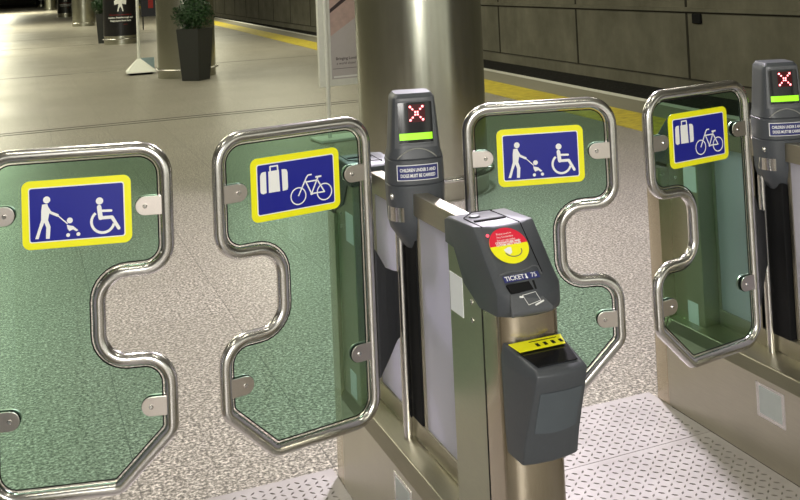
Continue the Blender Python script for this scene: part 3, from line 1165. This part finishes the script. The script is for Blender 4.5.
def make_cabinet(face_x, ucx, half_r, label, tower_dx=0.0):
    """face_x: left face of the base, ucx: centre line of everything above, half_r: right face"""
    T = thing('gate_cabinet', label, 'ticket barrier', (0, 0, 0))
    YA = 2.66
    # base with chamfered ledge
    xl, xr = face_x, half_r
    bm = bmesh.new()
    prof = [(xl, 0.006), (xl, .280), (xl + .016, .317), (ucx - .020, .326), (ucx + .020, .326), (xr - .016, .317), (xr, .280), (xr, 0.006)]
    prism(bm, prof, 'y', 2.075, 3.204)
    bs = obj('base_box', bm, box_steel, T, bevel=.0018)
    # dark kick gap under the base
    obj('kick_strip', boxb(xl + .006, xr - .006, 2.08, 3.20, 0.0005, .008), black, bs)
    bm = bmesh.new()
    prism(bm, [(xl + .019, .3174), (ucx - .021, .3262), (ucx - .021, .3275), (xl + .019, .3187)], 'y', 2.29, 3.04)
    obj('ledge_plate', bm, ledge_steel, bs)
    # inspection plate on the side
    pf = boxb(xl - .0015, xl + .001, 2.578, 2.712, .155, .264)
    f_ = obj('inspection_frame', pf, tube_steel, bs, bevel=.001)
    bm = boxb(xl - .0028, xl - .0012, 2.594, 2.696, .168, .254)
    obj('inspection_plate', bm, plate_grey, bs)
    # pedestals at both ends
    hw = .0730
    for near in (True, False):
        def Y(y):
            return y if near else 2 * YA - y
        # body above ledge and rounded end to the floor
        bm = bmesh.new()
        ya, yb = sorted((Y(2.100), Y(2.285)))
        box(bm, ucx - hw, ucx + hw, ya, yb, .30, .99)
        pd = obj('pedestal', bm, side_steel, T, bevel=.002)
        if near:
            ring = [(ucx - hw, 2.100)] + [(ucx - hw * math.cos(a), 2.030 - .040 * math.sin(a)) for a in [PI * k / 16 for k in range(17)]] + [(ucx + hw, 2.100)]
        else:
            hl, cl = (xr - xl) / 2 - .001, (xr + xl) / 2
            ring = [(cl - hl, 3.205)] + [(cl - hl * math.cos(a), 3.275 + .040 * math.sin(a)) for a in [PI * k / 16 for k in range(17)]] + [(cl + hl, 3.205)]
        bm = bmesh.new()
        prism(bm, ring, 'z', 0.006, .875 if near else .86)
        obj('rounded_end', bm, post_steel, pd, smooth=True, ang=30)
        # seam and rivets
        bm = bmesh.new()
        ya, yb = sorted((Y(2.0985), Y(2.1015)))
        box(bm, ucx - hw - .0012, ucx - hw + .002, ya, yb, .31, .90)
        obj('side_seam', bm, black if near else rail_metal, pd)
        for zz in (.865, .825):
            bm = bmesh.new()
            yc = Y(2.155)
            loft(bm, [[(ucx - hw - ox, yc + r * math.cos(2 * PI * k / 12), zz + r * math.sin(2 * PI * k / 12)) for k in range(12)] for r, ox in ((.006, -.001), (.006, .002), (.003, .0035))])
            obj('key_lock', bm, tube_steel, pd, smooth=True)
        ya, yb = sorted((Y(2.205), Y(2.278)))
        zl = (.815, .905) if near else (.792, .882)
        o = obj('side_label', boxb(ucx - hw - .0012, ucx - hw + .001, ya, yb, *zl), lblwhite, pd)
        o['label'] = 'blank white rectangular label'
        if not near:
            ya, yb = sorted((Y(2.19), Y(2.25)))
            obj('side_label', boxb(ucx - hw - .0012, ucx - hw + .001, ya, yb, .318, .395), lblwhite, pd)
        ticket_reader(T, ucx, YA, near)
    card_reader(T, ucx)
    # rail and infill panels
    bm = bmesh.new()
    nx0 = tower_dx * .75
    box(bm, ucx - .020 + nx0, ucx + .022 + nx0, 2.283, 2.72, .952, 1.012)
    box(bm, ucx - .020, ucx + .022, 2.7205, 3.04, .952, 1.012)
    obj('top_rail', bm, rail_steel, T, bevel=.002)
    bm = bmesh.new()
    box(bm, ucx - .0125, ucx + .0125, 2.287, 3.033, .326, .380)
    obj('bottom_rail', bm, rail_steel, T, bevel=.002)
    for a, b_ in ((2.300, 2.655), (2.805, 3.02)):
        px_ = nx0 if a < 2.7 else 0
        obj('infill_panel', boxb(ucx - .006 + px_, ucx + .006 + px_, a, b_, .380, .952), infill, T)
    for a in (2.287, 2.645, 2.805, 3.02):
        bm = bmesh.new()
        px_ = nx0 if a < 2.7 else 0
        box(bm, ucx - .010 + px_, ucx + .010 + px_, a, a + .013, .380, .952)
        obj('panel_stile', bm, rail_steel, T)
    # black column under the tower
    tx = ucx + tower_dx
    obj('black_column', boxb(ucx - .012, ucx + .030, 2.668, 2.790, .326, .88), black, T, bevel=.004)
    for s in (-1, 1):
        bm = bmesh.new()
        sweep(bm, [(ucx + s * .029, 2.742, .312), (ucx + s * .029, 2.742, .90)], .0135, seg=20)
        p = obj('pivot_post', bm, tube_steel, T, smooth=True, ang=40)
        bm = bmesh.new()
        loft(bm, [[(ucx + s * .029 + r * math.cos(2 * PI * k / 20), 2.742 + r * math.sin(2 * PI * k / 20), z) for k in range(20)] for r, z in ((.0165, .305), (.0165, .3225))])
        obj('post_collar', bm, black, p)
    tw_ = make_tower(T, 0, 0)
    tw_.location = (tx + .014, 2.722, -.014 - (.013 if tower_dx else 0))
    tw_.rotation_euler = (0, 0, -.23 - (.12 if tower_dx else 0))
    return T


make_cabinet(CC - .086, CC, CC + .086, 'steel ticket barrier cabinet in the middle, with its ticket reader 75 close to the viewer')
make_cabinet(2.150, RC + .037, 2.385, 'steel ticket barrier cabinet at the right edge, mostly its low base and display tower showing', tower_dx=.021)
make_cabinet(LC - .086, LC, LC + .086, 'steel ticket barrier cabinet just outside the left edge, carrying the leftmost glass gate')

# ---------------------------------------------------------------- columns


def column(y, label, x=2.79, r=.475, wrap=False):
    T = thing('column', label, 'column', (x, y, 0), 0)
    bm = bmesh.new()
    lathe(bm, [(r, 0.0), (r, 4.9)], seg=96, cap=True)
    obj('steel_cladding', bm, column_steel, T, smooth=True, ang=40)
    bm = bmesh.new()
    pts = [((r + .035) * math.cos(2 * PI * k / 72), (r + .035) * math.sin(2 * PI * k / 72), .145) for k in range(72)]
    sweep(bm, [Vector(p) for p in pts], .014, closed=True, seg=10)
    for k in range(8):
        a = 2 * PI * (k + .5) / 8
        sweep(bm, [((r - .005) * math.cos(a), (r - .005) * math.sin(a), .145), ((r + .035) * math.cos(a), (r + .035) * math.sin(a), .145)], .008, seg=8)
    obj('bumper_ring', bm, tube_steel, T, smooth=True, ang=60)
    if wrap:
        rw = r + .006
        bm = bmesh.new()
        n = 72
        loft(bm, [[(rw * math.cos(2 * PI * k / n), rw * math.sin(2 * PI * k / n), z) for k in range(n)] for z in (.24, 3.2)])
        w_ = obj('poster_wrap', bm, poster_black, T, smooth=True, ang=40)
        w_['label'] = 'black poster wrapped round the column'
        az = math.atan2(-y, -x - 0.0)

        def cyl(u, z, o=.004):
            a = az + u / rw
            return ((rw + o) * math.cos(a), (rw + o) * math.sin(a), z)
        bm = bmesh.new()
        pl = [(-.115, 1.55), (-.10, 1.20), (-.10, 1.32), (-.20, 1.22), (-.20, 1.36), (-.10, 1.45)]
        em = [(-.085, .94), (.085, .94), (.045, 1.16), (.16, 1.13), (.17, 1.24), (.06, 1.34), (.05, 1.70), (-.05, 1.70), (-.06, 1.34), (-.17, 1.24), (-.16, 1.13), (-.045, 1.16)]
        V = [bm.verts.new(cyl(u, z)) for u, z in em]
        bm.faces.new([V[i] for i in (0, 1, 2, 11)])
        bm.faces.new([V[i] for i in (11, 2, 5, 8)])
        bm.faces.new([V[i] for i in (2, 3, 4, 5)])
        bm.faces.new([V[i] for i in (8, 9, 10, 11)])
        bm.faces.new([V[i] for i in (8, 5, 6, 7)])
        add_text(bm, 'London, Peterborough and', .066, lambda x_, y_: cyl(x_, .765 + y_), bold=.002)
        add_text(bm, 'King\u2019s Lynn from here', .066, lambda x_, y_: cyl(x_, .675 + y_), bold=.002)
        obj('poster_print', bm, white, w_)
        bm = bmesh.new()
        add_text(bm, 'Direct trains every day to', .060, lambda x_, y_: cyl(x_, .845 + y_))
        add_text(bm, 'trains', .045, lambda x_, y_: cyl(x_ + .14, .57 + y_))
        obj('poster_red_line', bm, dark_red, w_)
    return T


column(7.22, 'large brushed steel column right behind the middle display tower')
column(18.65, 'brushed steel column standing behind the grey planter', x=2.77, r=.50)
column(31.2, 'steel column wrapped in a black poster with a white emblem', x=2.80, wrap=True)
column(48.2, 'steel column beyond the black poster column, fourth away from the gates', x=2.76)
column(67.0, 'distant column wrapped in black, fifth away from the gates', x=2.82, wrap=True)
column(93.5, 'distant bare steel column, sixth away from the gates', x=2.72)
column(118.0, 'most distant column, wrapped in black, at the top edge', x=2.55, wrap=True)

# ---------------------------------------------------------------- planters


def planter(x, y, rz, label, rad_leaf=.32, hgt=.87):
    T = thing('potted_shrub', label, 'plant', (x, y, 0), rz)
    bm = bmesh.new()
    b0, b1 = .165, .218
    loft(bm, [[(-b0, -b0, 0), (b0, -b0, 0), (b0, b0, 0), (-b0, b0, 0)], [(-b1, -b1, hgt), (b1, -b1, hgt), (b1, b1, hgt), (-b1, b1, hgt)],
              [(-b1 + .02, -b1 + .02, hgt), (b1 - .02, -b1 + .02, hgt), (b1 - .02, b1 - .02, hgt), (-b1 + .02, b1 - .02, hgt)],
              [(-b1 + .03, -b1 + .03, hgt - .04), (b1 - .03, -b1 + .03, hgt - .04), (b1 - .03, b1 - .03, hgt - .04), (-b1 + .03, b1 - .03, hgt - .04)]])
    obj('planter_pot', bm, planter_grey, T)
    bm = bmesh.new()
    sweep(bm, [(0, 0, hgt - .05), (.01, 0, hgt + .2), (0, .01, hgt + .5)], .02, seg=8)
    obj('stem', bm, plain('bark', (.08, .05, .03), .8) if 'bark' not in MATS else MATS['bark'], T)
    bm = bmesh.new()
    rnd = random.Random(int(x * 100 + y))
    for zc, R in ((hgt + .26, rad_leaf), (hgt + .78, rad_leaf * .85)):
        for k in range(3800):
            d = Vector((rnd.gauss(0, 1), rnd.gauss(0, 1), rnd.gauss(0, 1))).normalized()
            rr_ = R * (rnd.random() ** .35) * (1 + .13 * math.sin(5 * d.x + 3 * d.z) + .1 * math.sin(9 * d.y))
            c = Vector((0, 0, zc)) + Vector((d.x, d.y, d.z * .92)) * rr_
            a = Vector((rnd.gauss(0, 1), rnd.gauss(0, 1), rnd.gauss(0, 1))).normalized()
            b_ = a.cross(d + Vector((.01, .02, .03))).normalized()
            s = rnd.uniform(.016, .030)
            bm.faces.new([bm.verts.new(c + a * s), bm.verts.new(c + b_ * s * .5), bm.verts.new(c - a * s), bm.verts.new(c - b_ * s * .5)])
    obj('foliage', bm, leaf_m, T)
    return T


planter(2.78, 17.72, math.radians(-44), 'round clipped shrub in a tall tapered grey planter before a steel column')
planter(2.42, 32.15, math.radians(-10), 'shrub in a dark planter beside the black poster column')

# ---------------------------------------------------------------- free-standing signs
# poster stand left of the big column
T = thing('poster_stand', 'white framed poster stand on a grey pole, left of the big steel column', 'sign', (2.80, 9.95, 0), 0.10)
bm = bmesh.new()
sweep(bm, [(0.035, -.035, .03), (0.035, -.035, 2.2)], .020, seg=16)
sweep(bm, [(.60, .035, .03), (.60, .035, 2.2)], .020, seg=16)
obj('pole', bm, white_paint, T, smooth=True, ang=40)
bm = bmesh.new()
box(bm, -.10, .72, -.16, .16, 0.0, .03)
obj('foot_plate', bm, white_paint, T, bevel=.008)
bm = bmesh.new()
box(bm, -.035, .68, -.012, .040, .53, 2.10)
bd = obj('poster_frame', bm, white_paint, T, bevel=.006)
bm = bmesh.new()
box(bm, .090, .620, -.016, -.0115, .60, 2.04)
obj('poster_sheet', bm, poster_grey, bd)
bm = bmesh.new()
for pts in ([(.092, 1.03), (.092, 1.26), (.618, 1.62), (.618, 1.36)], [(.092, 1.30), (.092, 1.55), (.618, 1.98), (.618, 1.68)]):
    prism(bm, pts, 'y', -.0175, -.0165)
obj('poster_picture', bm, poster_pink, bd)
bm = bmesh.new()
prism(bm, [(.092, 1.26), (.092, 1.30), (.618, 1.68), (.618, 1.62)], 'y', -.0175, -.0165)
obj('poster_stripe', bm, poster_dark, bd)
bm = bmesh.new()
add_text(bm, 'Bringing London', .040, lambda x_, y_: (.27 + x_, -.0176, .800 + y_), bold=.0006)
add_text(bm, 'a world closer', .036, lambda x_, y_: (.25 + x_, -.0176, .752 + y_))
obj('poster_rule', boxb(.105, .60, -.0176, -.0165, .700, .704), poster_dark, bd)
obj('poster_text', bm, poster_dark, bd)
obj('poster_base_line', boxb(.11, .60, -.0176, -.0165, .612, .630), white, bd)

# stand in front of second column
T = thing('banner_stand', 'thin white pole stand with a flared pyramid foot, left of the planter', 'sign', (2.10, 20.0, 0), 0)
bm = bmesh.new()
sweep(bm, [(0, 0, .24), (0, 0, 2.4)], .028, seg=12)
obj('pole', bm, white_paint, T, smooth=True, ang=40)
bm = bmesh.new()
loft(bm, [[(-.27, -.42, .04), (.26, -.42, .04), (.30, .25, .04), (-.22, .25, .04)], [(-.26, -.41, .06), (.25, -.41, .06), (.29, .24, .06), (-.21, .24, .06)],
          [(-.035, -.035, .27), (.035, -.035, .27), (.035, .035, .27), (-.035, .035, .27)]])
obj('pyramid_foot', bm, white_paint, T)
bm = bmesh.new()
box(bm, -.20, .20, -.35, .18, 0, .04)
obj('foot_block', bm, black, T)
bm = bmesh.new()
prism(bm, [(.05, .27), (.30, .27), (.30, .06), (.24, .06)], 'y', .20, .215)
obj('base_panel', bm, pale_blue, T)
bm = bmesh.new()
box(bm, -.30, .30, -.02, .02, 1.65, 2.4)
obj('sign_board', bm, white_paint, T, bevel=.005)

# dark leaflet board far behind the pole
T = thing('notice_board', 'dark notice board with a red mark, far behind the thin white pole', 'sign', (4.33, 40, 0), 0)
obj('board', boxb(0, .62, -.03, .03, .49, 2.0), plain('board_navy', (.020, .022, .035), .5), T, bevel=.01)
obj('red_mark', boxb(.26, .44, -.034, -.0305, .80, 1.6), dark_red, T)
for x in (.06, .56):
    obj('leg', boxb(x - .02, x + .02, -.02, .02, 0, .49), black, T)

# ---------------------------------------------------------------- ceiling luminaires over the platform
for i, (x, y) in enumerate([(0.35, 9.5), (0.35, 15.5), (0.35, 22), (0.35, 29), (0.35, 37), (0.35, 46), (0.35, 57), (0.35, 70), (0.35, 88), (0.35, 108),
                            (5.2, 6), (5.4, 12), (5.6, 19), (5.9, 28), (6.3, 40), (6.8, 56), (-3.8, 5), (-3.8, 13), (-3.8, 23), (-3.8, 36), (-3.8, 52), (1.6, 0.5), (-1.6, 1.0)]):
    T = thing('ceiling_light', 'long white tube light on the station ceiling', 'light', (x, y, 4.9), 0, 'tube lights on the station ceiling')
    obj('lamp_housing', boxb(-.12, .12, -1.1, 1.1, -.10, -.001), lamp_body, T)
    obj('lamp_diffuser', boxb(-.10, .10, -1.06, 1.06, -.13, -.101), lamp_glow, T)
